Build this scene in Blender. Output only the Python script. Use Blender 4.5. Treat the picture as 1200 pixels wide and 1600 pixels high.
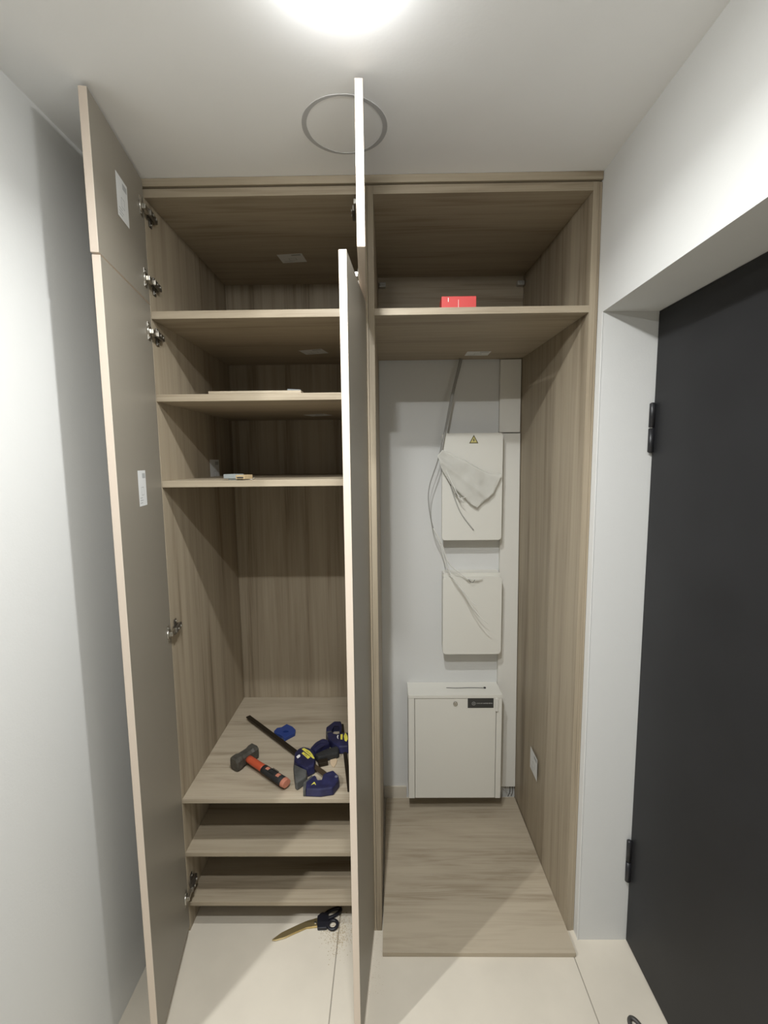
import bpy, bmesh, math, random
from mathutils import Vector, Matrix, noise
random.seed(7)
S = bpy.context.scene
COL = S.collection
for o in list(bpy.data.objects): bpy.data.objects.remove(o)

# ---------------------------------------------------------------- camera
F_PX, PITCH, YAW, ROLL, CAM_D, CAM_Z = 717.75, 6.342, -0.598, 0.605, 1.4592, 1.6602
cd = bpy.data.cameras.new('camera'); cam = bpy.data.objects.new('camera', cd); COL.objects.link(cam)
cd.sensor_fit = 'VERTICAL'; cd.sensor_height = 36; cd.lens = F_PX / 1600 * 36; cd.clip_start = .02
_y, _t, _r = (math.radians(a) for a in (YAW, PITCH, ROLL))
Rv = Vector((math.cos(_y), -math.sin(_y), 0)); Fv = Vector((math.sin(_y), math.cos(_y), 0)); Zv = Vector((0, 0, 1))
F2 = Fv * math.cos(_t) - Zv * math.sin(_t); U2 = Fv * math.sin(_t) + Zv * math.cos(_t)
R3 = Rv * math.cos(_r) - U2 * math.sin(_r); U3 = Rv * math.sin(_r) + U2 * math.cos(_r)
M = Matrix((R3, U3, -F2)).transposed().to_4x4(); M.translation = (0, -CAM_D, CAM_Z)
cam.matrix_world = M
S.camera = cam

# ---------------------------------------------------------------- light levels, world, exposure
LAMP_A = dict(loc=(-.075, -.60, 2.5), power=10, size=.035, spread=156)
LAMP_B = dict(loc=(-1.34, -1.48, 2.5), power=36, size=.04, spread=180)
LAMP_C = dict(loc=(-.13, -1.27, 2.5), power=18, size=.04, spread=180)
LAMP_COLOR = (.985, 1.0, 1.0)
w = bpy.data.worlds.new('world'); S.world = w; w.use_nodes = True
w.node_tree.nodes['Background'].inputs[0].default_value = (.55, .6, .7, 1)
w.node_tree.nodes['Background'].inputs[1].default_value = .05
S.view_settings.view_transform = 'Standard'; S.view_settings.look = 'None'
S.view_settings.exposure = 0.08; S.view_settings.gamma = 1; S.view_settings.use_curve_mapping = False

# ---------------------------------------------------------------- materials
def mat(name, col, rough=.6, metal=0, spec=.5, bump=0, bscale=200, var=0, vscale=3, **kw):
    m = bpy.data.materials.new(name); m.use_nodes = True; nt = m.node_tree
    b = nt.nodes['Principled BSDF']
    b.inputs['Base Color'].default_value = (*col, 1); b.inputs['Roughness'].default_value = rough
    b.inputs['Metallic'].default_value = metal; b.inputs['Specular IOR Level'].default_value = spec
    tc = nt.nodes.new('ShaderNodeTexCoord')
    if var:
        n = nt.nodes.new('ShaderNodeTexNoise'); n.inputs['Scale'].default_value = vscale; n.inputs['Detail'].default_value = 5
        nt.links.new(tc.outputs['Object'], n.inputs['Vector'])
        r = nt.nodes.new('ShaderNodeValToRGB')
        r.color_ramp.elements[0].position = .3; r.color_ramp.elements[1].position = .7
        r.color_ramp.elements[0].color = (*[c * (1 - var) for c in col], 1)
        r.color_ramp.elements[1].color = (*[min(1, c * (1 + var)) for c in col], 1)
        nt.links.new(n.outputs[0], r.inputs[0]); nt.links.new(r.outputs[0], b.inputs['Base Color'])
    if bump:
        n2 = nt.nodes.new('ShaderNodeTexNoise'); n2.inputs['Scale'].default_value = bscale
        nt.links.new(tc.outputs['Object'], n2.inputs['Vector'])
        bp = nt.nodes.new('ShaderNodeBump'); bp.inputs['Strength'].default_value = bump; bp.inputs['Distance'].default_value = .002
        nt.links.new(n2.outputs[0], bp.inputs['Height']); nt.links.new(bp.outputs[0], b.inputs['Normal'])
    return m

def wood(name, axis, light=(.405, .342, .250), dark=(.225, .178, .120), rough=.5, seed=0.0, wave=1.0):
    """Pale oak laminate, grain running along the given axis of the object."""
    m = bpy.data.materials.new(name); m.use_nodes = True; nt = m.node_tree; L = nt.links.new
    b = nt.nodes['Principled BSDF']; b.inputs['Roughness'].default_value = rough; b.inputs['Specular IOR Level'].default_value = .35
    tc = nt.nodes.new('ShaderNodeTexCoord')
    def band(across, along, detail, dist, off):
        mp = nt.nodes.new('ShaderNodeMapping')
        s = [across] * 3; s[axis] = along
        mp.inputs['Scale'].default_value = s; mp.inputs['Location'].default_value = (off + seed, off * 1.7, off * .6)
        L(tc.outputs['Object'], mp.inputs['Vector'])
        n = nt.nodes.new('ShaderNodeTexNoise'); n.inputs['Scale'].default_value = 1; n.inputs['Detail'].default_value = detail
        n.inputs['Distortion'].default_value = dist; n.inputs['Roughness'].default_value = .6
        L(mp.outputs[0], n.inputs['Vector']); return n.outputs[0]
    def math_(op, a, b_):
        n = nt.nodes.new('ShaderNodeMath'); n.operation = op
        for i, v in enumerate((a, b_)):
            if isinstance(v, (int, float)): n.inputs[i].default_value = v
            else: L(v, n.inputs[i])
        return n.outputs[0]
    fine = band(190, 3.2, 3, .2, 1.0); mid = band(30, .9 * wave, 4, .7 * wave, 5.0); wide = band(9, .5 * wave, 2, .6 * wave, 9.0)
    v = math_('ADD', math_('ADD', math_('MULTIPLY', fine, .20), math_('MULTIPLY', mid, .40)), math_('MULTIPLY', wide, .40))
    r = nt.nodes.new('ShaderNodeValToRGB'); e = r.color_ramp.elements
    e[0].position = .39; e[0].color = (*dark, 1); e[1].position = .585; e[1].color = (*light, 1)
    k = e.new(.47); k.color = (*[(a * .62 + c * .38) for a, c in zip(light, dark)], 1)
    L(v, r.inputs[0]); L(r.outputs[0], b.inputs['Base Color'])
    bp = nt.nodes.new('ShaderNodeBump'); bp.inputs['Strength'].default_value = .12; bp.inputs['Distance'].default_value = .001
    L(fine, bp.inputs['Height']); L(bp.outputs[0], b.inputs['Normal'])
    return m

W_V = wood('oak_vertical', 2); W_H = wood('oak_horizontal', 0, dark=(.27, .218, .15), seed=3.0, wave=1.6)
W_B = wood('oak_board', 0, light=(.45, .385, .29), dark=(.31, .255, .18), seed=12.0, wave=2.2)
GREIGE = mat('greige_laminate', (.275, .25, .205), .42, spec=.4, bump=.05, bscale=500)
EDGE = mat('door_edge_band', (.62, .53, .44), .5)
PAINT = mat('white_paint', (.70, .70, .68), .7, spec=.25, bump=.12, bscale=160)
CEIL = mat('ceiling_paint', (.88, .885, .885), .8, spec=.2, bump=.08, bscale=120, var=.03, vscale=2.5)
TILE = mat('porcelain_tile', (.64, .585, .49), .42, spec=.4, var=.05, vscale=5, bump=.04, bscale=90)
GROUT = mat('grout', (.33, .30, .25), .9)
ENAMEL = mat('white_enamel', (.76, .745, .68), .38, spec=.45)
DUCT = mat('white_board', (.76, .745, .69), .55)
BLACKD = mat('charcoal_door', (.017, .017, .018), .52, spec=.35, var=.15, vscale=4, bump=.05, bscale=700)
BLACKF = mat('black_metal', (.015, .015, .017), .4)
STEEL = mat('nickel', (.52, .50, .45), .33, metal=1)
DSTEEL = mat('dark_nickel', (.20, .185, .16), .35, metal=.9)
PAPER = mat('label_paper', (.74, .75, .74), .6)
INK = mat('ink', (.05, .05, .05), .6)
GREYINK = mat('grey_ink', (.42, .43, .43), .6)
RINGM = mat('pencil_ring', (.47, .47, .47), .8)
NAVY = mat('navy_plastic', (.016, .017, .058), .42, bump=.1, bscale=300, var=.35, vscale=45)
BLUE = mat('blue_plastic', (.018, .045, .20), .45)
RUBBER = mat('grey_rubber', (.07, .07, .065), .7, var=.25, vscale=40)
BLACKR = mat('black_grip', (.018, .018, .018), .7, bump=.4, bscale=400)
YEL = mat('yellow_label', (.75, .68, .10), .5)
BAR = mat('black_bar', (.03, .022, .013), .45, metal=.5)
BARL = mat('brown_bar', (.12, .085, .055), .4, metal=.7)
ORANGE = mat('orange_plastic', (.50, .085, .035), .45)
PINKO = mat('orange_cap', (.52, .20, .13), .55)
IRON = mat('hammer_iron', (.085, .078, .065), .55, metal=.3, var=.25, vscale=60, bump=.3, bscale=150)
RED = mat('red_card', (.56, .055, .05), .5)
WHITEM = mat('white_print', (.85, .83, .8), .5)
CABLE = mat('grey_cable', (.32, .315, .29), .5)
WIRE = mat('white_wire', (.74, .73, .68), .45)
GOLD = mat('gold_blade', (.58, .47, .25), .36, metal=.9)
SCRUB = mat('black_handle', (.012, .012, .018), .45)
CHIP = mat('pale_wood_chip', (.50, .38, .25), .7)
CASE = mat('grey_case', (.30, .33, .33), .5)
DUSTM = mat('sawdust', (.44, .36, .24), .95)
CAULK = mat('white_caulk', (.85, .85, .83), .5)

def emit(name, col, s):
    m = bpy.data.materials.new(name); m.use_nodes = True; nt = m.node_tree
    b = nt.nodes['Principled BSDF']; b.inputs['Emission Color'].default_value = (*col, 1); b.inputs['Emission Strength'].default_value = s
    return m
GLOW = emit('lamp_diffuser', (.985, 1, 1.0), 120)

def film():
    m = bpy.data.materials.new('cloudy_plastic_film'); m.use_nodes = True; nt = m.node_tree; L = nt.links.new
    b = nt.nodes['Principled BSDF']; b.inputs['Base Color'].default_value = (.80, .79, .73, 1); b.inputs['Roughness'].default_value = .3
    tr = nt.nodes.new('ShaderNodeBsdfTransparent'); mx = nt.nodes.new('ShaderNodeMixShader')
    n = nt.nodes.new('ShaderNodeTexNoise'); n.inputs['Scale'].default_value = 9; n.inputs['Detail'].default_value = 3
    tc = nt.nodes.new('ShaderNodeTexCoord'); L(tc.outputs['Object'], n.inputs['Vector'])
    mr = nt.nodes.new('ShaderNodeMapRange'); mr.inputs['To Min'].default_value = .5; mr.inputs['To Max'].default_value = .85
    L(n.outputs[0], mr.inputs['Value']); L(mr.outputs[0], mx.inputs[0])
    L(tr.outputs[0], mx.inputs[1]); L(b.outputs[0], mx.inputs[2]); L(mx.outputs[0], nt.nodes['Material Output'].inputs['Surface'])
    return m
FILM = film()

# ---------------------------------------------------------------- helpers
def link(name, me, mats, parent=None, loc=(0, 0, 0), rotz=0):
    o = bpy.data.objects.new(name, me); COL.objects.link(o)
    for m in (mats if isinstance(mats, (list, tuple)) else [mats]): me.materials.append(m)
    o.location = loc; o.rotation_euler = (0, 0, rotz)
    if parent: o.parent = parent
    return o
def tag(o, label=None, cat=None, group=None, kind=None):
    for k, v in (('label', label), ('category', cat), ('group', group), ('kind', kind)):
        if v: o[k] = v
    return o
def thing(name, label, cat, loc=(0, 0, 0), rotz=0, group=None):
    o = bpy.data.objects.new(name, None); COL.objects.link(o); o.empty_display_size = .05
    o.location = loc; o.rotation_euler = (0, 0, rotz); return tag(o, label, cat, group)
def finish(bm, name, smooth=False):
    bmesh.ops.recalc_face_normals(bm, faces=bm.faces[:])
    me = bpy.data.meshes.new(name); bm.to_mesh(me); bm.free()
    if smooth:
        for p in me.polygons: p.use_smooth = True
    return me
def bm_box(bm, x0, x1, y0, y1, z0, z1, bev=0, mi=0, rot=None):
    """Box between two corners; rot = (angle, pivot, axis)."""
    vs = [bm.verts.new((x, y, z)) for x in (x0, x1) for y in (y0, y1) for z in (z0, z1)]
    fs = [bm.faces.new([vs[i] for i in f]) for f in ((0, 1, 3, 2), (4, 6, 7, 5), (0, 4, 5, 1), (2, 3, 7, 6), (0, 2, 6, 4), (1, 5, 7, 3))]
    for f in fs: f.material_index = mi
    if rot:
        bmesh.ops.rotate(bm, verts=vs, cent=rot[1], matrix=Matrix.Rotation(rot[0], 3, rot[2]))
    if bev:
        es = list({e for f in fs for e in f.edges})
        bmesh.ops.bevel(bm, geom=es, offset=bev, segments=2, affect='EDGES', profile=.5, material=-1)
def base(parent):
    return Vector(parent.location) if parent else Vector((0, 0, 0))
def box(name, x0, x1, y0, y1, z0, z1, m, parent=None, bev=.0008):
    """Axis aligned box given in world coordinates (parent unrotated)."""
    b = base(parent); bm = bmesh.new()
    bm_box(bm, x0 - b.x, x1 - b.x, y0 - b.y, y1 - b.y, z0 - b.z, z1 - b.z, bev)
    return link(name, finish(bm, name), m, parent)
def hexa(name, pts, m, parent=None):
    """Eight world corners: bottom four then top four, counter-clockwise."""
    b = base(parent); bm = bmesh.new(); v = [bm.verts.new(Vector(p) - b) for p in pts]
    for f in ((0, 3, 2, 1), (4, 5, 6, 7), (0, 1, 5, 4), (1, 2, 6, 5), (2, 3, 7, 6), (3, 0, 4, 7)): bm.faces.new([v[i] for i in f])
    return link(name, finish(bm, name), m, parent)
def bm_prism(bm, pts, z0, z1, bev=0, hole=None, mi=0, seg=2, taper=0):
    cx = sum(p[0] for p in pts) / len(pts); cy = sum(p[1] for p in pts) / len(pts)
    lo = [bm.verts.new((p[0], p[1], z0)) for p in pts]
    hi = [bm.verts.new((p[0] + (cx - p[0]) * taper, p[1] + (cy - p[1]) * taper, z1)) for p in pts]
    n = len(pts); fs = []
    if not hole:
        fs += [bm.faces.new(lo[::-1]), bm.faces.new(hi)]
    else:
        hl = [bm.verts.new((p[0], p[1], z0)) for p in hole]; hh = [bm.verts.new((p[0], p[1], z1)) for p in hole]
        k = len(hole)
        for i in range(k): fs.append(bm.faces.new((hl[i], hh[i], hh[(i + 1) % k], hl[(i + 1) % k])))
        def near(p): return min(range(k), key=lambda j: (hole[j][0] - p[0]) ** 2 + (hole[j][1] - p[1]) ** 2)
        nn = [near(p) for p in pts]
        orient = 1 if k < 3 else (1 if sum((hole[i][0] * hole[(i + 1) % k][1] - hole[(i + 1) % k][0] * hole[i][1]) for i in range(k)) *
                                  sum((pts[i][0] * pts[(i + 1) % n][1] - pts[(i + 1) % n][0] * pts[i][1]) for i in range(n)) > 0 else -1)
        for i in range(n):
            j = (i + 1) % n; a, b_ = nn[i], nn[j]; chain = [a]
            while chain[-1] != b_ and len(chain) < k: chain.append((chain[-1] + orient) % k)
            if len(chain) > k // 2 + 2: chain = [a, b_] if a != b_ else [a]
            for (o, h, flip) in ((lo, hl, True), (hi, hh, False)):
                loop = [o[i], o[j]] + [h[c] for c in chain[::-1]]
                if flip: loop = loop[::-1]
                try: fs.append(bm.faces.new(loop))
                except ValueError: pass
    for i in range(n): fs.append(bm.faces.new((lo[i], lo[(i + 1) % n], hi[(i + 1) % n], hi[i])))
    for f in fs: f.material_index = mi
    if bev:
        es = {e for e in (bm.edges.get((lo[i], lo[(i + 1) % n])) for i in range(n)) if e} | {e for e in (bm.edges.get((hi[i], hi[(i + 1) % n])) for i in range(n)) if e} | \
             {e for e in (bm.edges.get((lo[i], hi[i])) for i in range(n)) if e}
        bmesh.ops.bevel(bm, geom=list(es), offset=bev, segments=seg, affect='EDGES', profile=.5, material=-1)
def prism(name, pts, z0, z1, m, parent=None, bev=.0015, hole=None, taper=0, seg=2):
    b = base(parent); bm = bmesh.new()
    q = [(p[0] - b.x, p[1] - b.y) for p in pts]; h = [(p[0] - b.x, p[1] - b.y) for p in hole] if hole else None
    bm_prism(bm, q, z0 - b.z, z1 - b.z, bev, h, taper=taper, seg=seg)
    return link(name, finish(bm, name), m, parent)
def smooth_path(pts, sub=6):
    P = [Vector(p) for p in pts]; out = []
    for i in range(len(P) - 1):
        a, b, c, d = P[max(i - 1, 0)], P[i], P[i + 1], P[min(i + 2, len(P) - 1)]
        for k in range(sub):
            t = k / sub
            out.append(.5 * ((2 * b) + (c - a) * t + (2 * a - 5 * b + 4 * c - d) * t * t + (3 * b - a - 3 * c + d) * t ** 3))
    return out + [P[-1]]
def bm_tube(bm, path, r, seg=8, mi=0, cap=True, flat=1.0, closed=False):
    P = [Vector(p) for p in path]; rings = []; n = len(P)
    prev = None
    for i, p in enumerate(P):
        if closed: t = (P[(i + 1) % n] - P[i - 1]).normalized()
        else: t = (P[min(i + 1, n - 1)] - P[max(i - 1, 0)]).normalized()
        if prev is None:
            up = Vector((0, 0, 1)) if abs(t.z) < .9 else Vector((0, 1, 0))
        else: up = prev
        s = t.cross(up).normalized(); u = s.cross(t).normalized(); prev = u
        rr = r[i] if isinstance(r, (list, tuple)) else r
        rings.append([bm.verts.new(p + (s * math.cos(2 * math.pi * k / seg) + u * math.sin(2 * math.pi * k / seg) * flat) * rr) for k in range(seg)])
    for i in range(n if closed else n - 1):
        A, B = rings[i], rings[(i + 1) % n]
        for k in range(seg):
            f = bm.faces.new((A[k], A[(k + 1) % seg], B[(k + 1) % seg], B[k])); f.material_index = mi; f.smooth = True
    if cap and not closed:
        bm.faces.new(rings[0][::-1]).material_index = mi; bm.faces.new(rings[-1]).material_index = mi
def tube(name, pts, r, m, parent=None, seg=8, sub=6, flat=1.0):
    b = base(parent); bm = bmesh.new(); path = [p - b for p in smooth_path(pts, sub)]
    if isinstance(r, (list, tuple)):
        k = len(path); rr = []
        for i in range(k):
            t = i / (k - 1) * (len(r) - 1); a = int(min(t, len(r) - 2)); rr.append(r[a] + (r[a + 1] - r[a]) * (t - a))
        r = rr
    bm_tube(bm, path, r, seg, flat=flat)
    return link(name, finish(bm, name), m, parent)
def bm_lathe(bm, prof, seg=24, cent=(0, 0, 0), axis='Z', mi=0):
    rings = []
    for r, h in prof:
        ring = []
        for k in range(seg):
            a = 2 * math.pi * k / seg; c, s = r * math.cos(a), r * math.sin(a)
            p = (c, s, h) if axis == 'Z' else ((c, h, s) if axis == 'Y' else (h, c, s))
            ring.append(bm.verts.new(Vector(p) + Vector(cent)))
        rings.append(ring)
    for i in range(len(rings) - 1):
        for k in range(seg):
            f = bm.faces.new((rings[i][k], rings[i][(k + 1) % seg], rings[i + 1][(k + 1) % seg], rings[i + 1][k])); f.smooth = True; f.material_index = mi
    bm.faces.new(rings[0][::-1]).material_index = mi; bm.faces.new(rings[-1]).material_index = mi
def lettering(name, text, size, m, parent, loc, rot, depth=.0002):
    cu = bpy.data.curves.new(name, 'FONT'); cu.body = text; cu.size = size; cu.extrude = depth; cu.align_x = 'CENTER'; cu.align_y = 'CENTER'
    t = bpy.data.objects.new(name + '_tmp', cu); COL.objects.link(t); bpy.context.view_layer.update()
    me = bpy.data.meshes.new_from_object(t.evaluated_get(bpy.context.evaluated_depsgraph_get()))
    bpy.data.objects.remove(t); me.materials.clear()
    o = link(name, me, m, parent, loc); o.rotation_euler = rot; return o

# ================================================================ SETTING
H = 2.5
XL, XIL = -.7385, -.7225           # left side panel outer / inner face
PL, PM, PR = -.075, -.0565, -.038   # partition: left face, joint, right face
XIR, XIR2, XR = .6135, .632, .6413  # right panel inner, outer, wall
WLX, WLEND = -.821, -.67
JY, SOFF, DX = -.031, 2.094, .805
ROOM_Y, HALL_X, FAR_X = -5.0, -4.2, 1.1

def struct(o): o['kind'] = 'structure'; return o
# floor: grout bed and 0.8 m tiles
fl = bpy.data.objects.new('floor', None)
bm = bmesh.new(); bm_box(bm, HALL_X - .1, FAR_X, ROOM_Y - .1, .75, -.06, -.0025)
fl = struct(link('floor', finish(bm, 'floor'), GROUT))
tg = .0017; T = .8
xs = [-.192 + T * k for k in range(-6, 2)]; ys = [-5.08 + T * k for k in range(0, 8)]
for i, x in enumerate(xs):
    for j, y in enumerate(ys):
        x0, x1 = max(x, HALL_X), min(x + T, FAR_X - .02); y0, y1 = max(y, ROOM_Y), min(y + T, .74)
        if x1 - x0 < .05 or y1 - y0 < .05: continue
        box('tile', x0 + tg, x1 - tg, y0 + tg, y1 - tg, -.012, 0, TILE, fl, bev=.0007)
# ceiling
ce = struct(box('ceiling', HALL_X - .1, FAR_X + .1, ROOM_Y - .1, .85, H, H + .1, CEIL, bev=0))
bm = bmesh.new(); ring = []
N = 72; cx, cy = -.102, -.2
for k in range(N):
    a = 2 * math.pi * k / N
    wdt = .0050 + .0070 * abs(math.cos(a)) + .0014 * noise.noise(Vector((math.cos(a) * 3, math.sin(a) * 3, 1)))
    ring.append([bm.verts.new((cx + (R_) * math.cos(a), cy + (R_) * math.sin(a), z)) for R_, z in
                 ((.1015 - wdt / 2, H), (.1015 - wdt / 2, H - .0008), (.1015 + wdt / 2, H - .0008), (.1015 + wdt / 2, H))])
for k in range(N):
    A, B = ring[k], ring[(k + 1) % N]
    for q in range(3): bm.faces.new((A[q], B[q], B[q + 1], A[q + 1]))
o = link('ring_mark', finish(bm, 'ring_mark'), RINGM, ce); o['label'] = 'thin grey circle marked on the ceiling'
# left wall stub, hall walls, wall behind the camera
struct(box('wall_left', WLX - .15, WLX, WLEND, .74, 0, H, PAINT, bev=0))
struct(box('wall_hall', HALL_X - .1, HALL_X, ROOM_Y, .74, 0, H, PAINT, bev=0))
struct(box('wall_rear', HALL_X - .1, FAR_X + .1, ROOM_Y - .1, ROOM_Y, 0, H, PAINT, bev=0))
# back wall: deeper on the left, boxed forward behind the right unit
bm = bmesh.new()
bm_prism(bm, [(HALL_X - .1, .74), (HALL_X - .1, .715), (-.047, .715), (-.047, .6526), (.70, .6526), (.70, .85), (HALL_X - .1, .85)], 0, H)
struct(link('wall_back', finish(bm, 'wall_back'), PAINT))
# right wall with the door niche: pieces around the opening
YD0, YD1 = JY, -1.0
bm = bmesh.new()
bm_box(bm, XR, .93, YD0, .6526, 0, H)                       # return behind the side panel with the reveal face
bm_box(bm, XR, .93, YD1, YD0 + .0001, SOFF, H)              # wall above the niche
bm_box(bm, XR, .93, ROOM_Y, YD1, 0, H)
struct(link('wall_right', finish(bm, 'wall_right'), PAINT))
o = box('corner_bead', XR - .0012, XR + .0012, JY - .0016, JY + .0012, 0, SOFF, CAULK, bpy.data.objects['wall_right'], bev=.0006)
sk = struct(box('baseboard_back', PR + .002, .075, .645, .6526, 0, .062, TILE, bev=.001))

# entrance door in the niche
door = bpy.data.objects.new('door_1', None); COL.objects.link(door); door.location = (DX, YD0 - .45, 0); struct(door)
b = bmesh.new()
for a in ((DX + .001, DX + .05, YD0 - .93, YD0 - .0035, .006, SOFF - .009),): bm_box(b, a[0] - DX, a[1] - DX, a[2] - door.location.y, a[3] - door.location.y, a[4], a[5], .002)
link('door_leaf', finish(b, 'door_leaf'), BLACKD, door)
b = bmesh.new(); yo = door.location.y
bm_box(b, .004, .09, YD0 - .0032 - yo, YD0 - .0005 - yo, 0, SOFF - .0005, .0005)
bm_box(b, 0, .09, YD1 + .001 - yo, YD1 + .05 - yo, 0, SOFF - .0005, .003)
bm_box(b, .004, .09, YD1 + .05 - yo, YD0 - .0034 - yo, SOFF - .0085, SOFF - .0005, .0005)
link('door_frame', finish(b, 'door_frame'), BLACKD, door)
for z0, z1 in ((1.676, 1.826), (.235, .388)):
    b = bmesh.new(); zm = (z0 + z1) / 2
    bm_lathe(b, [(.004, z0), (.0085, z0 + .003), (.0085, zm - .002)], 16, (-.008, YD0 - .012 - yo, 0))
    bm_lathe(b, [(.0055, zm - .002), (.0055, zm + .002)], 16, (-.008, YD0 - .012 - yo, 0), mi=1)
    bm_lathe(b, [(.0085, zm + .002), (.0085, z1 - .003), (.004, z1)], 16, (-.008, YD0 - .012 - yo, 0))
    bm_box(b, -.008, .002, YD0 - .018 - yo, YD0 - .006 - yo, z0 + .004, z1 - .004, .001)
    link('hinge', finish(b, 'hinge'), [BLACKF, STEEL], door)

# ================================================================ CEILING LAMPS
def ceiling_lamp(spec, label):
    x, y, z = spec['loc']
    t = thing('ceiling_lamp', label, 'lamp', (x, y, z - .03))
    bm = bmesh.new(); bm_lathe(bm, [(.046, .03), (.048, .024), (.044, .021), (.040, .020)], 32)
    link('housing', finish(bm, 'housing'), ENAMEL, t)
    bm = bmesh.new(); bm_lathe(bm, [(.039, .020), (.040, .010), (.036, -.002), (.026, -.009), (.012, -.0125), (.001, -.0132)], 32)
    link('diffuser', finish(bm, 'diffuser'), GLOW, t)
    l = bpy.data.lights.new('lamp_light', 'AREA'); l.shape = 'DISK'; l.size = spec['size']; l.energy = spec['power']; l.color = LAMP_COLOR; l.spread = math.radians(spec['spread'])
    lo = bpy.data.objects.new('lamp_light', l); COL.objects.link(lo); lo.parent = t; lo.location = (0, 0, -.016)
    return t
ceiling_lamp(LAMP_A, 'lit round ceiling lamp at the top edge of the photo in front of the wardrobe')
ceiling_lamp(LAMP_B, 'round ceiling lamp of the hallway beyond the end of the left wall')
ceiling_lamp(LAMP_C, 'round ceiling lamp above the place the photograph was taken from')

# ================================================================ WARDROBE
def sticker(parent, w, h, loc, rot, name='sticker', flip=False, label=None):
    """Small printed paper label lying in its local XY plane; local +Z points away from the surface."""
    bm = bmesh.new(); bm_box(bm, -w / 2, w / 2, -h / 2, h / 2, 0, .0003)
    bx = w * .22; z = .0003
    def bar(x0, x1, y0, y1, mi): bm_box(bm, x0, x1, y0, y1, z, z + .00015, mi=mi)
    # thin outline drawing of a panel and a few lines of small print
    for (x0, x1, y0, y1) in ((-.14, .16, .02, .035), (-.14, .16, -.20, -.185), (-.14, -.12, -.2, .035), (.14, .16, -.2, .035)):
        bar(x0 * w, x1 * w, y0 * h, y1 * h, 2)
    for k in range(3): bar(-.38 * w, (-.38 + .3 + .1 * (k % 2)) * w, (-.42 + .07 * k) * h, (-.40 + .07 * k) * h, 2)
    if not flip: bar(.05 * w, .42 * w, .28 * h, .42 * h, 1)
    o = link(name, finish(bm, name), [PAPER, GREYINK, GREYINK], parent, loc); o.rotation_euler = rot
    o['label'] = label or 'white printed paper sticker'
    return o

def hinge(parent, z, side=1):
    """Concealed hinge in the frame of a door leaf: cup flange on the door's inner face, arm and mounting plate on the cabinet side."""
    bm = bmesh.new()
    x = .0184 if side > 0 else 0; s = side
    def bx(x0, x1, y0, y1, z0, z1, bev, mi, rot=None):
        xa, xb = x + s * x0, x + s * x1
        bm_box(bm, min(xa, xb), max(xa, xb), y0, y1, z + z0, z + z1, bev, mi, rot)
    bx(0, .0018, -.042, -.020, -.026, .026, .0006, 0)                       # flange plate
    bm2 = [(.0165, -.001), (.0165, .004), (.013, .006)]
    bm_lathe(bm, [(r, x + s * h) for r, h in bm2], 18, (0, -.031, z), 'X', 0)
    for dz in (-.019, .019): bm_lathe(bm, [(.0032, x + s * .0015), (.0032, x + s * .0032)], 10, (0, -.031, z + dz), 'X', 0)
    bx(.004, .014, -.034, .004, -.007, .007, .0015, 0)                      # bright link
    bx(.010, .020, .000, .062, -.009, .009, .003, 1)                        # dark arm
    bx(.001, .006, .022, .070, -.007, .007, .001, 1)                        # mounting plate
    bx(.001, .005, .032, .052, -.026, .026, .001, 1)                        # its wings
    bm_lathe(bm, [(.0042, x + s * .020), (.0042, x + s * .0225)], 10, (0, .018, z), 'X', 0)
    bm_lathe(bm, [(.0042, x + s * .020), (.0042, x + s * .0225)], 10, (0, .044, z), 'X', 0)
    bm_lathe(bm, [(.0035, x + s * .005), (.0035, x + s * .0075)], 10, (0, .042, z + .019), 'X', 0)
    bm_lathe(bm, [(.0035, x + s * .005), (.0035, x + s * .0075)], 10, (0, .042, z - .019), 'X', 0)
    o = link('hinge', finish(bm, 'hinge'), [STEEL, DSTEEL], parent); o['label'] = 'nickel concealed hinge'
    return o

def leaf(parent, hx, hy, ang, z0, z1, width, label, th=.0184):
    """Door leaf pivoting at (hx, hy); its length runs along local -Y, its thickness along +X. Edges carry the pale band."""
    b = base(parent); bm = bmesh.new()
    bm_box(bm, 0, th, -width, 0, z0, z1, .0009)
    for f in bm.faces:
        c = f.calc_center_median(); n = f.normal
        f.material_index = 0 if (abs(n.x) > .9) else 1
    me = bpy.data.meshes.new('door'); bmesh.ops.recalc_face_normals(bm, faces=bm.faces[:])
    for f in bm.faces: f.material_index = 0 if abs(f.normal.x) > .9 else 1
    bm.to_mesh(me); bm.free()
    o = link('door', me, [GREIGE, EDGE], parent, (hx - b.x, hy - b.y, -b.z), math.radians(ang)); o['label'] = label
    return o

ZT = 2.472
# --- left unit
LU = thing('wardrobe_cabinet', 'left wardrobe unit with shelves and three open greige door leaves', 'cabinet', (-.4, .34, 0))
box('side_panel', XL, XIL, 0, .69, 0, ZT, W_V, LU)
box('side_panel', PL, PM - .0004, 0, .69, 0, ZT, W_V, LU)
box('top_panel', XIL, PL, 0, .69, 2.448, ZT, W_H, LU)
box('back_panel', XIL, PL, .6885, .705, 0, ZT, W_V, LU, bev=.001)
zs = [('shelf', 2.1235, .0235), ('shelf', 1.8735, .022), ('shelf', 1.6035, .0205), ('bench_shelf', .5073, .0165), ('shoe_shelf', .3053, .0165), ('shoe_shelf', .1135, .0165)]
for n, z, th in zs:
    box(n, XIL, PL, 0.0005, .688, z - th, z, W_H if n != 'bench_shelf' else W_B, LU, bev=.0012)
box('filler_panel', WLX + .001, XL, .002, .02, 0, ZT, W_V, LU)
zb_, zu = 2.1355, 2.1405
dA = leaf(LU, XL + .004, -.018, 10.0, zu, 2.487, .348, 'upper left door leaf swung open against the left wall')
dB = leaf(LU, XL + .004, -.018, 10.4, .040, zb_, .348, 'tall lower left door leaf swung open')
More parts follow.
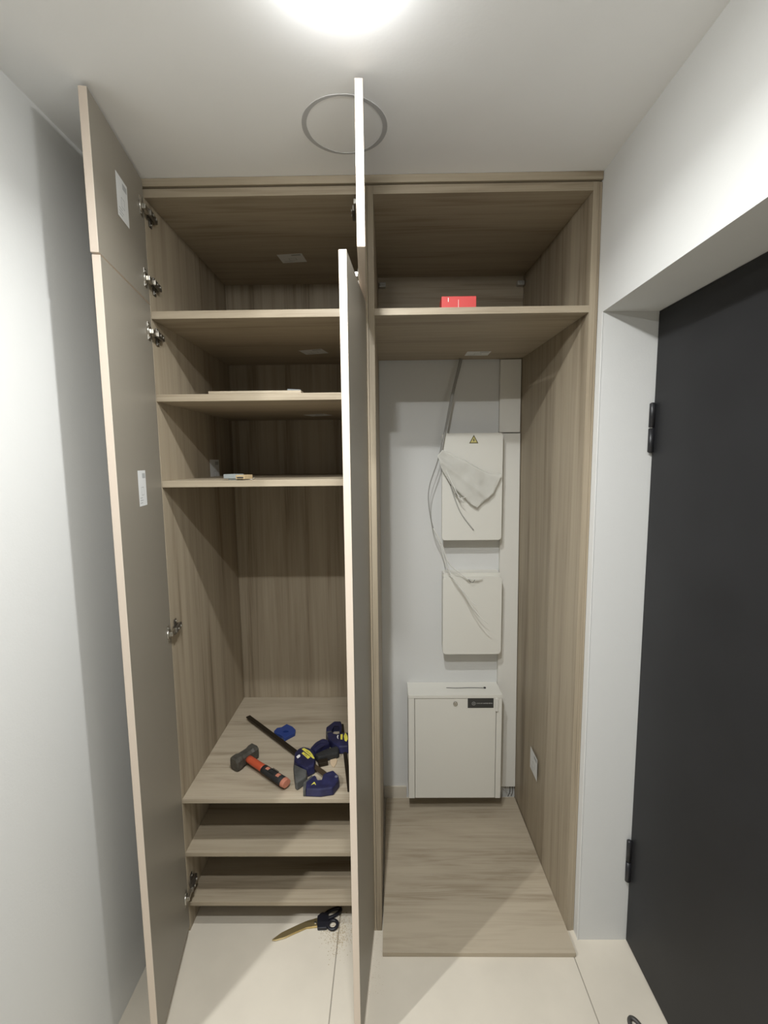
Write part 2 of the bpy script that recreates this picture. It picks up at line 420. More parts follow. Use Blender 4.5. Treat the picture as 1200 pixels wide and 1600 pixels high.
dC = leaf(LU, PL - .0055, -.018, 2.4, zu, 2.487, .348, 'upper door leaf at the centre partition, seen edge on')
dD = leaf(LU, PL - .0065, -.018, -4.4, .040, zb_, .348, 'tall lower door leaf at the centre partition, seen nearly edge on')
for z in (2.402, 2.203): hinge(dA, z)
for z in (2.052, 1.115, .172): hinge(dB, z)
for z in (2.402, 2.203): hinge(dC, z, -1)
for z in (2.052, 1.115, .172): hinge(dD, z, -1)
R90 = math.pi / 2
sticker(dA, .075, .105, (.0185, -.174, 2.342), (R90, 0, R90), label='white printed sticker with grey print, upper left leaf')
sticker(dB, .060, .098, (.0185, -.176, 1.592), (R90, 0, R90), label='white printed sticker on the tall left leaf')
def under(parent, x, y, z, ang):
    b = base(parent); return sticker(parent, .098, .092 if False else .075, (x - b.x, y - b.y, z - b.z), (math.pi, 0, ang))
under(LU, -.367, .424, 2.448, -.10)
under(LU, -.296, .448, 2.0998, -.25)
under(LU, -.288, .47, 1.8513, -.4)
b = base(LU)
sticker(LU, .10, .10, (XIL - b.x, .455 - b.y, 1.578 + .045), (R90, 0, R90))
# --- right unit
RU = thing('wardrobe_cabinet', 'right wardrobe unit without doors, high shelf over an open bay', 'cabinet', (.29, .32, 0))
box('side_panel', PM + .0004, PR, 0, .64, 0, ZT, W_V, RU)
yb = .646
hexa('side_panel', [(XIR - .001, 0, 0), (XIR2, 0, 0), (XIR2, yb, 0), (.6065, yb, 0), (XIR, 0, ZT), (XIR2, 0, ZT), (XIR2, yb, ZT), (.592, yb, ZT)], W_V, RU)
box('edge_strip', XIR2 + .0006, XR - .0008, .0012, .018, 0, ZT, W_V, RU)
box('top_panel', PR, XIR, 0, .628, 2.448, ZT, W_H, RU)
hexa('shelf', [(PR, .0005, 2.1025), (XIR, .0005, 2.1025), (.594, .628, 2.1025), (PR, .628, 2.1025), (PR, .0005, 2.1225), (XIR, .0005, 2.1225), (.594, .628, 2.1225), (PR, .628, 2.1225)], W_H, RU)
box('back_panel', PR, .592, .628, .640, 2.1025, ZT, W_H, RU)
for x0, x1 in ((-.032, -.004), (.560, .589)):
    bm = bmesh.new(); b = base(RU)
    bm_box(bm, x0 - b.x, x1 - b.x, .602 - b.y, .628 - b.y, 2.402, 2.420, .002)
    bm_lathe(bm, [(.004, .596 - b.y), (.004, .604 - b.y)], 10, ((x0 + x1) / 2 - b.x - .006, 0, 2.411), 'Y')
    bm_lathe(bm, [(.004, .596 - b.y), (.004, .604 - b.y)], 10, ((x0 + x1) / 2 - b.x + .006, 0, 2.411), 'Y')
    link('hanging_bracket', finish(bm, 'hanging_bracket'), mat('bracket_metal', (.5, .49, .46), .4, metal=.6), RU)
o = under(RU, .378, .527, 2.1025, 0)
b = base(RU)
o = sticker(RU, .095, .095, (.6015 - .0005 - b.x, .355 - b.y, .385), (R90, 0, -R90 - .014 * 1.1))
# cornice strip along the ceiling
bm = bmesh.new(); ft = thing('cornice_strip', 'long taupe filler strip between the wardrobe top and the ceiling', 'trim', (-.05, 0, ZT))
bm_prism(bm, [(WLX + .05 + .002, -.004), (XR + .05 - .001, -.004), (XR + .05 - .001, .06), (WLX + .05 + .002, .06)], .0055, H - ZT - .0005, .0008)
link('face_strip', finish(bm, 'face_strip'), W_H, ft)
bm = bmesh.new(); bm_box(bm, WLX + .054, XR + .044, .009, .055, .0003, .0055)
link('recessed_strip', finish(bm, 'recessed_strip'), W_H, ft)

# loose board on the floor of the right bay
bt = thing('wood_board', 'loose oak board lying on the floor of the right bay', 'board', (.29, .27, 0))
bm = bmesh.new(); bx_, by_ = .29, .27
bm_prism(bm, [(PR + .003 - bx_, -.087 - by_), (.6128 - bx_, -.0885 - by_), (.6123 - bx_, 0 - by_), (.6035 - bx_, .628 - by_), (PR + .012 - bx_, .626 - by_)], .0003, .0165, .001)
bt_o = link('panel', finish(bm, 'panel'), W_B, bt)

# ================================================================ RIGHT BAY: white boxing, utility boxes, cables
t = thing('boxing_board', 'upper white boxing board in the right bay, above the horizontal gap', 'panel', (.545, .64, 1.93))
box('board', .4985, .5915, .630, .6515, 1.782, 2.10, DUCT, t, bev=.002)
t = thing('boxing_board', 'long lower white boxing board in the right bay beside the utility boxes', 'panel', (.55, .64, .9))
hexa('board', [(.5115, .630, .072), (.6045, .630, .072), (.6045, .6515, .072), (.5115, .6515, .072), (.5105, .630, 1.777), (.5925, .630, 1.777), (.5925, .6515, 1.777), (.5105, .6515, 1.777)], DUCT, t)
# wires poking from the gap under it
t = thing('loose_wires', 'tangle of dark loose wires in the gap under the long boxing board', 'wires', (.57, .64, .02))
tube('wire', [(.585, .650, .070), (.580, .632, .045), (.572, .634, .017)], .0016, BLACKR, t)
tube('wire', [(.560, .650, .068), (.566, .634, .04), (.590, .632, .030)], .0014, CABLE, t)
tube('wire', [(.596, .650, .066), (.594, .636, .04), (.588, .634, .018)], .0014, BLACKR, t)
tube('wire', [(.540, .650, .062), (.552, .636, .05), (.570, .632, .052)], .0012, CABLE, t)

def round_rect(x0, x1, z0, z1, r, n=5):
    pts = []
    for (cx, cz, a0) in ((x1 - r, z1 - r, 0), (x0 + r, z1 - r, 90), (x0 + r, z0 + r, 180), (x1 - r, z0 + r, 270)):
        for k in range(n + 1):
            a = math.radians(a0 + 90 * k / n); pts.append((cx + r * math.cos(a), cz + r * math.sin(a)))
    return pts
def wall_prism(name, pts, y0, y1, m, parent, bev=.001):
    """Outline in X-Z, extruded along Y."""
    b = base(parent); bm = bmesh.new()
    bm_prism(bm, [(p[0] - b.x, p[1] - b.z) for p in pts], -(y1 - b.y), -(y0 - b.y), bev)
    for v in bm.verts: v.co = Vector((v.co.x, -v.co.z, v.co.y))
    return link(name, finish(bm, name), m, parent)
YW = .6526
t = thing('fuse_box', 'tall white electric box on the back wall with a yellow lightning triangle', 'box', (.37, YW, 1.305))
wall_prism('body', round_rect(.243, .497, 1.312, 1.772, .006), .592, YW - .0005, ENAMEL, t)
wall_prism('cover', round_rect(.2365, .5015, 1.3045, 1.777, .009), .5725, .5915, ENAMEL, t, bev=.003)
tri = [(.3542, 1.7325), (.3942, 1.7325), (.3742, 1.7690)]
def scaled(p, s):
    cx = sum(a[0] for a in p) / 3; cz = sum(a[1] for a in p) / 3
    return [(cx + (a[0] - cx) * s, cz + (a[1] - cz) * s) for a in p]
wall_prism('warning_triangle', tri, .5718, .5726, mat('label_black', (.10, .085, .02), .5), t, bev=0)['label'] = 'black and yellow lightning warning triangle'
wt = wall_prism('triangle_face', scaled(tri, .70), .5714, .5718, mat('label_yellow', (.62, .55, .20), .5), t, bev=0)
wall_prism('lightning_bolt', [(.3762, 1.7560), (.3700, 1.7450), (.3735, 1.7450), (.3718, 1.7365), (.3785, 1.7475), (.3750, 1.7478)], .5710, .5714, INK, t, bev=0)
t = thing('utility_box', 'square white utility box on the back wall between the tall box and the low cabinet', 'box', (.375, YW, .772))
wall_prism('body', round_rect(.246, .506, .780, 1.150, .008), .592, YW - .0005, ENAMEL, t)
wall_prism('cover', round_rect(.2420, .5085, .7725, 1.134, .012), .5725, .5915, ENAMEL, t, bev=.003)
wall_prism('finger_notch', round_rect(.486, .492, .955, .985, .0028, 3), .5712, .5728, DUCT, t, bev=.0004)

t = thing('meter_cabinet', 'low white lockable cabinet with a black name plate on its door', 'cabinet', (.295, YW, .09))
BY = .53
bm = bmesh.new(); b = base(t)
def lb(x0, x1, y0, y1, z0, z1, bev=.001, mi=0): bm_box(bm, x0 - b.x, x1 - b.x, y0 - b.y, y1 - b.y, z0 - b.z, z1 - b.z, bev, mi)
x0, x1, z0, z1 = .0815, .508, .090, .5985
lb(x0, x0 + .0275, BY, YW - .0005, z0, z1 - .016); lb(x1 - .0245, x1, BY, YW - .0005, z0, z1 - .016)
lb(x0 - .0015, x1 + .0015, BY - .002, YW - .0005, z1 - .016, z1); lb(x0 + .0275, x1 - .0245, BY + .02, YW - .0005, z0, z0 + .012)
lb(x0 + .027, x1 - .024, YW - .012, YW - .0006, z0 + .012, z1 - .016)
link('body', finish(bm, 'body'), ENAMEL, t)
cdoor = box('door', x0 + .0295, x1 - .0265, BY + .001, BY + .016, z0 + .001, z1 - .018, ENAMEL, t, bev=.0012)
bm = bmesh.new(); bm_lathe(bm, [(.0095, BY + .001 - b.y), (.0095, BY - .004 - b.y), (.007, BY - .006 - b.y)], 20, (.2956 - b.x, 0, .5575 - b.z), 'Y')
bm_box(bm, .2948 - b.x, .2964 - b.x, BY - .0072 - b.y, BY - .005 - b.y, .5535 - b.z, .5615 - b.z, 0, 1)
link('lock', finish(bm, 'lock'), [STEEL, INK], cdoor)['label'] = 'round chrome key lock'
bm = bmesh.new(); pz0, pz1, px0, px1 = .5355, .5815, .352, .4695
bm_box(bm, px0 - b.x, px1 - b.x, BY - .0006 - b.y, BY + .0012 - b.y, pz0 - b.z, pz1 - b.z, .0004, 0)
cxx, czz = .3790, .5568
for k in range(20):                                       # round emblem and a line of tiny letters, unreadable at this size
    a = 2 * math.pi * k / 20; bm_box(bm, cxx + .0078 * math.cos(a) - .0012 - b.x, cxx + .0078 * math.cos(a) + .0012 - b.x, BY - .0010 - b.y, BY - .0006 - b.y, czz + .0078 * math.sin(a) - .0012 - b.z, czz + .0078 * math.sin(a) + .0012 - b.z, 0, 1)
for dx in (-.003, 0, .003): bm_box(bm, cxx + dx - .0008 - b.x, cxx + dx + .0008 - b.x, BY - .0010 - b.y, BY - .0006 - b.y, czz - .004 - b.z, czz + .004 - b.z, 0, 1)
lx = .392
for k in range(17):
    wd = .0026 if k % 3 else .0019
    bm_box(bm, lx - b.x, lx + wd - b.x, BY - .0010 - b.y, BY - .0006 - b.y, czz - .0018 - b.z, czz + (.0036 if k % 4 else .0030) - b.z, 0, 1 if k < 8 else 2); lx += .0043
link('name_plate', finish(bm, 'name_plate'), [mat('plate_black', (.035, .035, .033), .4), mat('plate_print', (.26, .26, .25), .5), mat('plate_print_light', (.36, .36, .35), .5)], cdoor)['label'] = 'black plate with a small round emblem and fine pale print'
wall_prism('latch_tab', round_rect(.4765, .4895, .5205, .5835, .005, 4), BY - .007, BY + .001, DUCT, t, bev=.001)
t = thing('cable_tie', 'thin black cable tie lying on top of the low white cabinet', 'cable tie', (.35, .60, .5985))
tube('strap', [(.262, .594, .600), (.31, .590, .6005), (.38, .592, .6005), (.437, .590, .600)], .0016, BLACKR, t, flat=.5)
bm = bmesh.new(); bm_box(bm, .436 - .35, .446 - .35, .586 - .6, .594 - .6, 0, .005, .0008); link('tie_head', finish(bm, 'tie_head'), BLACKR, t)

# cables hanging from behind the shelf
def P3(pts, ys):
    return [(p[0], y, p[1]) for p, y in zip(pts, ys)]
t = thing('hanging_cable', 'bundle of grey cables hanging down beside the tall electric box', 'cable', (.28, .60, 2.05))
up = [(.3176, 2.098), (.3076, 2.059), (.2757, 1.9311), (.2433, 1.7684), (.2159, 1.6584), (.1797, 1.547), (.1769, 1.4623), (.1968, 1.3623), (.2330, 1.29)]
tube('cable', P3(up, [.60, .59, .575, .56, .56, .56, .56, .56, .558]), [.0042, .0042, .004, .0036, .003, .0022, .0020, .0020, .002], CABLE, t)
up2 = [(.3230, 2.098), (.3140, 2.059), (.2850, 1.95), (.2560, 1.82), (.2350, 1.72), (.2300, 1.67), (.2335, 1.655)]
tube('cable', P3(up2, [.604, .596, .58, .566, .555, .555, .556]), [.0042, .0042, .0040, .0040, .004, .0038, .0034], CABLE, t)
tube('wire', P3([(.196, 1.3623), (.2339, 1.29), (.2627, 1.2085), (.3145, 1.1584), (.3549, 1.1317), (.3922, 1.1284), (.4179, 1.1312)], [.56, .557, .556, .556, .556, .558, .560]), .0022, WIRE, t)
tube('wire', P3([(.196, 1.3623), (.2282, 1.29), (.2432, 1.2251), (.278, 1.1457), (.3274, 1.0833), (.3600, 1.040), (.3860, 1.018)], [.56, .557, .553, .545, .538, .528, .52]), .0019, WIRE, t)
tube('wire', P3([(.2432, 1.2251), (.278, 1.1457), (.3274, 1.078), (.365, 1.015), (.4038, .967), (.432, .945)], [.553, .545, .53, .515, .503, .50]), .0019, WIRE, t)
bm = bmesh.new(); b = base(t)
for x, y, z in ((.354, .555, 1.132), (.392, .557, 1.128)):
    bm = bmesh.new(); bm_box(bm, x - .008 - b.x, x + .008 - b.x, y - .003 - b.y, y + .003 - b.y, z - .003 - b.z, z + .003 - b.z, .001)
    link('wire_connector', finish(bm, 'wire_connector'), WIRE, t)
tube('wire', P3([(.354, 1.130), (.362, 1.118), (.374, 1.116), (.382, 1.128)], [.553] * 4), .0010, BLACKR, t)
t = thing('hanging_wire', 'white wires curving out from under the plastic bag over the tall box, and a grey strand as cable shadow', 'wire', (.24, .56, 1.66))
tube('wire', P3([(.232, 1.665), (.2398, 1.6581), (.262, 1.59), (.283, 1.545), (.3044, 1.500), (.321, 1.485)], [.556, .552, .545, .535, .525, .52]), .0022, WIRE, t)
tube('wire', P3([(.232, 1.660), (.242, 1.640), (.268, 1.575), (.288, 1.520), (.315, 1.497), (.338, 1.500)], [.556, .553, .548, .546, .546, .548]), .0017, WIRE, t)
tube('wire', P3([(.2360, 1.664), (.2440, 1.640), (.2737, 1.5466), (.3165, 1.4337), (.3764, 1.3507)], [.560, .566, .5685, .569, .5685]), .0024, mat('cable_shadow_grey', (.46, .455, .42), .5), t)  # grey strand standing in for the shadow of the hanging cables
tube('sleeve', P3([(.291, 1.517), (.303, 1.505), (.314, 1.4975)], [.5455, .545, .5455]), .0030, CABLE, t)

# plastic bag draped over the box cover
t = thing('plastic_bag', 'crumpled clear plastic bag hanging across the tall electric box', 'bag', (.35, .56, 1.6))
out = [(.2125, 1.682), (.237, 1.706), (.2869, 1.679), (.3369, 1.6571), (.3844, 1.6289), (.4403, 1.6005), (.468, 1.597), (.4931, 1.6015), (.4790, 1.560), (.4583, 1.5168), (.422, 1.484), (.3864, 1.4528), (.3582, 1.470), (.315, 1.512), (.2709, 1.555), (.2316, 1.622)]
bm = bmesh.new(); b = base(t); vs = [bm.verts.new((x - b.x, 0, z - b.z)) for x, z in out]
bm.faces.new(vs); bmesh.ops.triangulate(bm, faces=bm.faces[:])
for k in range(4): bmesh.ops.subdivide_edges(bm, edges=bm.edges[:], cuts=1, use_grid_fill=True); bmesh.ops.beautify_fill(bm, faces=bm.faces[:], edges=bm.edges[:])
for v in bm.verts:
    x, z = v.co.x, v.co.z; u = (x + z * 1.0)
    fold = math.exp(-((x * .62 + z * .78 + .03) / .012) ** 2) * .006
    v.co.y = -.006 - .005 * noise.noise(Vector((x * 22, 0, z * 22))) - fold - .004 * math.sin(x * 60 + z * 45) * .4 - .004
    v.co.x += .0015 * noise.noise(Vector((x * 60, 3, z * 60))); v.co.z += .0015 * noise.noise(Vector((x * 60, 9, z * 60)))
me = finish(bm, 'film', True); o = link('film', me, FILM, t); sm = o.modifiers.new('thick', 'SOLIDIFY'); sm.thickness = .0005

# ================================================================ THINGS ON THE SHELVES
t = thing('red_box', 'small red cardboard box at the front of the high right shelf', 'box', (.221, .035, 2.1228))
bm = bmesh.new(); bm_box(bm, -.053, .053, -.022, .03, 0, .036, .0008)
bm_box(bm, -.0335, -.0315, -.0222, -.0219, .020, .032, mi=1); bm_box(bm, -.002, -.001, -.0222, -.0219, .002, .026, mi=1)
link('carton', finish(bm, 'carton'), [RED, WHITEM], t)
t = thing('wood_strip', 'thin pale wood strip lying along the front of the second shelf', 'strip', (-.41, .02, 1.8735))
bm = bmesh.new(); bm_prism(bm, [(-.150, -.018), (.140, -.0165), (.140, .040), (-.150, .030)], .0004, .0085, .0008)
link('strip', finish(bm, 'strip'), W_B, t)
t = thing('paper_tag', 'small grey paper tag standing on the second shelf behind the wood strip', 'tag', (-.311, .10, 1.8735))
bm = bmesh.new(); bm_prism(bm, [(-.021, -.006), (.020, .010), (.020, .011), (-.021, -.005)], 0, .027); link('card', finish(bm, 'card'), mat('tag_paper', (.20, .22, .23), .6), t)
t = thing('small_case', 'small grey and tan flat case on the third shelf', 'case', (-.492, .03, 1.6038), math.radians(-14))
bm = bmesh.new(); bm_box(bm, -.036, .008, -.02, .03, .005, .019, .0015, 0); bm_box(bm, .008, .040, -.02, .03, .003, .0165, .0015, 1)
bm_box(bm, .013, .036, -.0206, -.0198, .006, .0105, mi=2); bm_box(bm, -.020, .010, -.016, .02, 0, .006, .001, 0)
link('shell', finish(bm, 'shell'), [CASE, mat('tan_edge', (.50, .38, .22), .5), INK], t)
t = thing('screw', 'tiny bright screw lying beside the small case on the third shelf', 'screw', (-.435, .02, 1.6035))
bm = bmesh.new(); bm_tube(bm, [(-.022, 0, .0018), (.0, 0, .0022)], [.0006, .0014], 8); bm_lathe(bm, [(.0018, 0), (.0038, .002), (.0036, .003)], 10, (0, 0, .0038), 'X'); link('shank', finish(bm, 'shank'), STEEL, t)

# ---------------------------------------------------------------- tools on the bench
Zb = .5073
def lump(name, pts, z0, z1, m, parent, bev=.003, taper=.04, hole=None): return prism(name, pts, z0, z1, m, parent, bev, hole, taper)
# hammer
t = thing('club_hammer', 'short club hammer with iron head and orange and black handle', 'hammer', (-.47, .125, Zb))
bm = bmesh.new(); bb = base(t)
hc = Vector((-.5625, .188, Zb + .026)); hd = Vector((.064, .099, 0)).normalized(); hs = Vector((hd.y, -hd.x, 0))
secs = [(-.053, .0185), (-.048, .0235), (-.030, .0235), (-.020, .0205), (.020, .0205), (.030, .0235), (.048, .0235), (.053, .0185)]
rings = []
for d, s in secs:
    c = hc + hd * d - bb; cc = s * .60; ring = []
    for (a, q) in ((s, cc), (cc, s), (-cc, s), (-s, cc), (-s, -cc), (-cc, -s), (cc, -s), (s, -cc)): ring.append(bm.verts.new(c + hs * a + Vector((0, 0, q * 1.1))))
    rings.append(ring)
for i in range(len(rings) - 1):
    for k in range(8): bm.faces.new((rings[i][k], rings[i][(k + 1) % 8], rings[i + 1][(k + 1) % 8], rings[i + 1][k]))
bm.faces.new(rings[0]); bm.faces.new(rings[-1])
link('head', finish(bm, 'head'), IRON, t)
h0 = hc + Vector((.010, -.004, 0)); h1 = Vector((-.3705, .047, Zb + .021)); hv = h1 - h0
def along(a): return h0 + hv * a
def handle_part(name, a0, a1, r0, r1, m, n=6, flat=.78):
    pts = [along(a0 + (a1 - a0) * k / n) for k in range(n + 1)]
    bm = bmesh.new(); bm_tube(bm, [p - bb for p in pts], [r0 + (r1 - r0) * k / n for k in range(n + 1)], 16, flat=flat)
    return link(name, finish(bm, name), m, t)
handle_part('handle', .03, .46, .0150, .0160, ORANGE)['label'] = 'orange upper handle'
handle_part('grip', .44, .93, .0170, .0190, BLACKR)['label'] = 'black rubber grip'
handle_part('grip_inset', .52, .585, .0138, .0138, PINKO, flat=1.07); 
handle_part('grip_inset', .775, .84, .0146, .0146, PINKO, flat=1.09)
handle_part('end_cap', .93, 1.0, .0195, .0175, PINKO)['label'] = 'pale orange end cap'
bm = bmesh.new()
for k in range(5):
    c = along(.62 + .03 * k) - bb; bm_tube(bm, [c + hs * .012 * 0 + Vector((-.010, -.008, .0150)), c + Vector((.010, .008, .0150))], .0014, 6)
link('grip_ribs', finish(bm, 'grip_ribs'), BLACKR, t)

# large bar clamp
t = thing('bar_clamp', 'large navy bar clamp with a long black bar pointing to the back left', 'clamp', (-.33, .15, Zb))
bb = base(t)
def strip_prism(name, p0, p1, w, z0, z1, m, parent, bev=.0008):
    a, b_ = Vector((*p0, 0)), Vector((*p1, 0)); d = (b_ - a).normalized(); n = Vector((-d.y, d.x, 0)) * w / 2
    return prism(name, [(a - n)[:2], (b_ - n)[:2], (b_ + n)[:2], (a + n)[:2]], z0, z1, m, parent, bev)
strip_prism('bar', (-.6417, .487), (-.338, .194), .0195, Zb + .014, Zb + .020, BAR, t)
strip_prism('bar', (-.338, .194), (-.222, .082), .0185, Zb + .014, Zb + .020, BARL, t)
lump('housing', [(-.348, .2478), (-.320, .238), (-.3033, .2232), (-.290, .190), (-.2836, .1614), (-.2826, .125), (-.3075, .1039), (-.345, .128), (-.3695, .1545), (-.378, .2078), (-.366, .2357)], Zb + .002, Zb + .034, NAVY, t, .005, .10)
lump('jaw_pad', [(-.3075, .112), (-.302, .0732), (-.3318, .0372), (-.3405, .0450), (-.3560, .100), (-.3690, .1500), (-.345, .132)], Zb + .001, Zb + .029, RUBBER, t, .004, .10)['label'] = 'grey rubber pad'
lump('lower_jaw', [(-.2998, .0089), (-.3066, .0469), (-.2813, .0866), (-.2704, .0764), (-.2670, .0500), (-.2430, .0540), (-.2469, .0898), (-.2325, .1035), (-.2102, .1139), (-.1857, .0827), (-.1829, .0561), (-.2008, .0147), (-.245, .006)], Zb + .0005, Zb + .028, NAVY, t, .004, .08)
lump('jaw_face', [(-.3050, .0080), (-.3120, .0465), (-.2870, .0850), (-.2810, .0805), (-.3010, .0440), (-.2965, .0092)], Zb + .002, Zb + .026, RUBBER, t, .002, .02)
prism('jaw_bolt', [(-.197 + .006 * math.cos(k * .785), .073 + .006 * math.sin(k * .785)) for k in range(8)], Zb + .025, Zb + .0300, mat('bolt_grey', (.12, .12, .16), .4), t, .0008)
prism('jaw_mark', [(-.2811, .0305), (-.2724, .0466), (-.2700, .0440), (-.2640, .0310), (-.2675, .0330), (-.2700, .0390)], Zb + .0281, Zb + .0285, YEL, t, 0)
lump('handle', [(-.3237, .2388), (-.3075, .2801), (-.2826, .3056), (-.268, .3060), (-.256, .293), (-.244, .278), (-.246, .266), (-.2722, .2507), (-.2971, .2147)], Zb + .006, Zb + .029, NAVY, t, .006, .10)
tube('handle_groove', [(-.306, .236, Zb + .0285), (-.288, .266, Zb + .0295), (-.262, .279, Zb + .0285)], .0022, mat('navy_dark', (.012, .013, .05), .4), t)
lump('grip', [(-.3008, .2069), (-.2673, .2344), (-.2123, .2627), (-.2038, .2544), (-.2020, .2141), (-.245, .1988), (-.2823, .1837)], Zb + .003, Zb + .026, BLACKR, t, .006, .08)['label'] = 'black textured grip'
lump('trigger', [(-.2829, .1871), (-.245, .1984), (-.2391, .1718), (-.2741, .1608)], Zb + .002, Zb + .016, BAR, t, .002, .05)
prism('yellow_label', [(-.3500, .2240), (-.3424, .2310), (-.3163, .2119), (-.3031, .1922), (-.2900, .1665), (-.2962, .1665)], Zb + .0338, Zb + .0345, YEL, t, 0)['label'] = 'yellow label with small dark print'
prism('yellow_label', [(-.3458, .1984), (-.3398, .2061), (-.3073, .1751), (-.3151, .1639)], Zb + .0338, Zb + .0345, YEL, t, 0)['label'] = 'smaller yellow label with small dark print'
prism('white_mark', [(-.3618, .1772), (-.3575, .186), (-.3525, .1910), (-.3480, .186), (-.3471, .1771), (-.3547, .1668)], Zb + .0334, Zb + .0345, WHITEM, t, 0)
a1 = math.atan2(.1665 - .2275, -.293 + .346)
lettering('label_print', 'QUICK-GRIP', .0056, INK, t, (-.3195 - bb.x, .2010 - bb.y, .0346), (0, 0, a1))
lettering('label_print', 'IRWIN', .0060, INK, t, (-.3270 - bb.x, .1850 - bb.y, .0346), (0, 0, a1 + .05))
# second clamp, partly behind the tall centre door leaf
t = thing('bar_clamp', 'second navy bar clamp, half hidden behind the tall centre door leaf', 'clamp', (-.21, .30, Zb))
bb = base(t)
strip_prism('bar', (-.2148, .4385), (-.1459, .0300), .0150, Zb + .003, Zb + .009, BAR, t)
lump('upper_jaw', [(-.2735, .3546), (-.2779, .3872), (-.248, .4353), (-.2171, .4351), (-.2086, .4057), (-.2057, .3500), (-.2150, .3500), (-.2175, .4000), (-.2475, .3980), (-.2500, .3544)], Zb + .001, Zb + .026, NAVY, t, .004, .06)
lump('housing', [(-.269, .342), (-.2480, .3480), (-.2400, .3230), (-.2194, .3180), (-.2128, .3380), (-.1727, .3413), (-.1644, .2425), (-.2045, .2387), (-.2328, .2635), (-.261, .302)], Zb + .001, Zb + .033, NAVY, t, .005, .08)
lump('jaw_pad', [(-.272, .350), (-.248, .357), (-.2420, .325), (-.258, .303), (-.270, .330)], Zb + .002, Zb + .030, RUBBER, t, .003, .06)
lump('handle', [(-.1800, .330), (-.120, .322), (-.098, .300), (-.100, .280), (-.130, .275), (-.175, .262)], Zb + .004, Zb + .027, NAVY, t, .005, .08)
prism('yellow_label', [(-.1900, .3335), (-.1850, .328), (-.1780, .3100), (-.1747, .2893), (-.1790, .2723), (-.1870, .2800), (-.1930, .3100)], Zb + .0328, Zb + .0335, YEL, t, 0)['label'] = 'yellow label'
prism('yellow_label', [(-.2078, .3231), (-.1985, .3231), (-.1964, .2872), (-.2042, .2872)], Zb + .0328, Zb + .0335, YEL, t, 0)['label'] = 'small yellow label'
prism('white_mark', [(-.2190, .318), (-.2150, .3155), (-.2165, .3020), (-.2130, .2900), (-.2180, .2960), (-.2210, .308)], Zb + .0325, Zb + .0333, WHITEM, t, 0)
# blue clamp pad
t = thing('clamp_pad', 'loose bright blue plastic clamp pad beside the long black bar', 'pad', (-.447, .372, Zb))
N8 = 10; hole = [(-.4455 +   .0120 * math.cos(2 * math.pi * k / N8 + .5), .3725 + .0080 * math.sin(2 * math.pi * k / N8 + .5)) for k in range(N8)]
prism('pad_body', [(-.4981, .3783), (-.4901, .4018), (-.4718, .4065), (-.455, .4306), (-.4256, .4109), (-.4069, .387), (-.405, .3638), (-.425, .343), (-.442, .3236), (-.4578, .346), (-.492, .3644)], Zb + .0003, Zb + .0150, BLUE, t, .0015, hole)
t = thing('wood_chip', 'pale oval wood chip on the bench next to the black clamp grip', 'chip', (-.223, .19, Zb))
prism('flake', [(-.2371, .2119), (-.227, .217), (-.2151, .2156), (-.209, .2026), (-.21, .1826), (-.2159, .1601), (-.226, .168), (-.2343, .1871)], Zb + .0003, Zb + .0030, CHIP, t, .0005)

# ---------------------------------------------------------------- scissors and bits on the floor
t = thing('scissors', 'closed scissors with gold blades and black handles on the floor tile', 'scissors', (-.28, .02, 0))
prism('blade', [(-.4211, -.0359), (-.3931, -.0118), (-.3583, .0061), (-.3330, .0190), (-.3096, .0295), (-.2742, .0408), (-.2690, .0110), (-.3097, .0060), (-.3473, -.012), (-.3778, -.0284), (-.4094, -.038)], .0042, .0066, GOLD, t, .0006)
prism('blade', [(-.4211, -.0369), (-.3931, -.0180), (-.3583, -.0020), (-.3096, .0200), (-.2742, .0300), (-.2692, .0084), (-.3097, .0039), (-.3473, -.0140), (-.3778, -.0294), (-.4094, -.0380)], .0016, .0040, GOLD, t, .0006)
bm = bmesh.new(); bm_lathe(bm, [(.0042, .0066), (.0042, .0088), (.003, .0094)], 14, (-.2785 + .28, .0215 - .02, 0)); link('pivot_screw', finish(bm, 'pivot_screw'), STEEL, t)
prism('handle_block', [(-.2746, .0443), (-.2600, .0575), (-.2440, .0560), (-.2300, .0400), (-.2300, .0100), (-.2360, -.0005), (-.2675, -.0019), (-.2710, .0120)], .0010, .0120, SCRUB, t, .0025)
def loop_part(name, ctr, ra, rb, ang, r, z, m, parent):
    b = base(parent); bm = bmesh.new(); n = 26; pts = []
    for k in range(n):
        a = 2 * math.pi * k / n; x, y = ra * math.cos(a), rb * math.sin(a)
        pts.append(Vector((ctr[0] + x * math.cos(ang) - y * math.sin(ang), ctr[1] + x * math.sin(ang) + y * math.cos(ang), z)) - b)
    bm_tube(bm, pts, r, 10, closed=True, flat=.85); return link(name, finish(bm, name), m, parent)
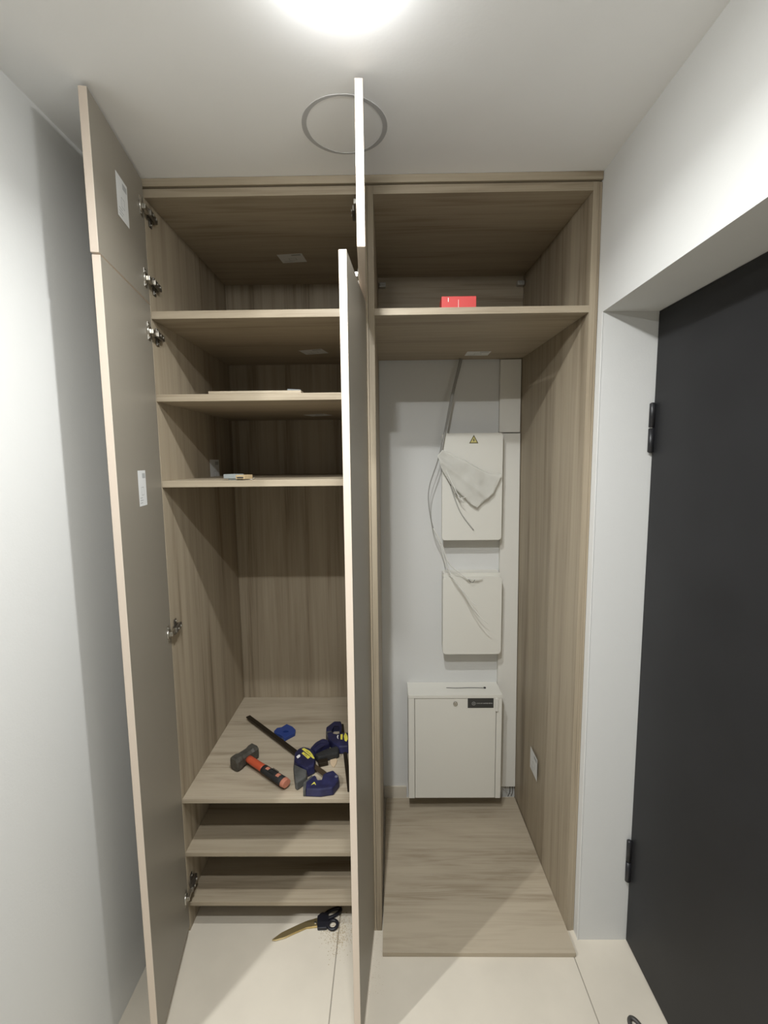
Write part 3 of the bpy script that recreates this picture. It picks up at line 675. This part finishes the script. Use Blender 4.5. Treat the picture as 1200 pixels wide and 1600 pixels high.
loop_part('finger_loop', (-.2235, .0560), .0350, .0125, math.radians(28), .0060, .0070, SCRUB, t)
loop_part('finger_loop', (-.2150, .0150), .0165, .0165, 0, .0055, .0070, SCRUB, t)
t = thing('plastic_loop', 'dark plastic loop lying on the tile near the entrance door', 'loop', (.712, -.285, 0))
loop_part('ring', (.7105, -.2870), .0145, .0270, math.radians(10), .0062, .0055, mat('dark_grey_plastic', (.06, .055, .05), .5), t)
# sawdust at the joint by the partition
t = bpy.data.objects.new('sawdust', None)
bm = bmesh.new(); rnd = random.Random(3)
for k in range(900):
    if rnd.random() < .7: x, y = rnd.gauss(-.190, .022), rnd.gauss(-.012, .035)
    else: x, y = rnd.uniform(-.26, -.12), rnd.gauss(.005, .025)
    s = rnd.uniform(.0006, .0022); a = rnd.random() * 6.3
    if -.43 < x < -.20 and -.04 < y < .09 and abs((y + .036) - (x + .42) * .45) < .02: continue
    v = [bm.verts.new((x + s * math.cos(a + q) * (1.6 if q in (0,) else 1), y + s * math.sin(a + q), .0001)) for q in (0, 2.1, 4.2)] + [bm.verts.new((x, y, s * .7 + .0002))]
    for f in ((0, 1, 2), (0, 1, 3), (1, 2, 3), (2, 0, 3)): bm.faces.new([v[i] for i in f])
me = finish(bm, 'sawdust'); bpy.data.objects.remove(t)
tag(link('sawdust', me, DUSTM), 'scattered sawdust on the floor tile beside the scissors', 'sawdust', kind='stuff')
bm = bmesh.new()
for k in range(260):
    x = rnd.uniform(-.155, -.03); y = rnd.uniform(-.20, .0); s = rnd.uniform(.0004, .0014); a = rnd.random() * 6.3
    if x < -.11 + .0: continue
    v = [bm.verts.new((x + s * math.cos(a + q), y + s * math.sin(a + q), .0001)) for q in (0, 2.1, 4.2)] + [bm.verts.new((x, y, s * .7 + .0002))]
    for f in ((0, 1, 2), (0, 1, 3), (1, 2, 3), (2, 0, 3)): bm.faces.new([v[i] for i in f])
tag(link('sawdust', finish(bm, 'sawdust'), DUSTM), 'wood dust on the tile at the foot of the centre partition', 'sawdust', kind='stuff')
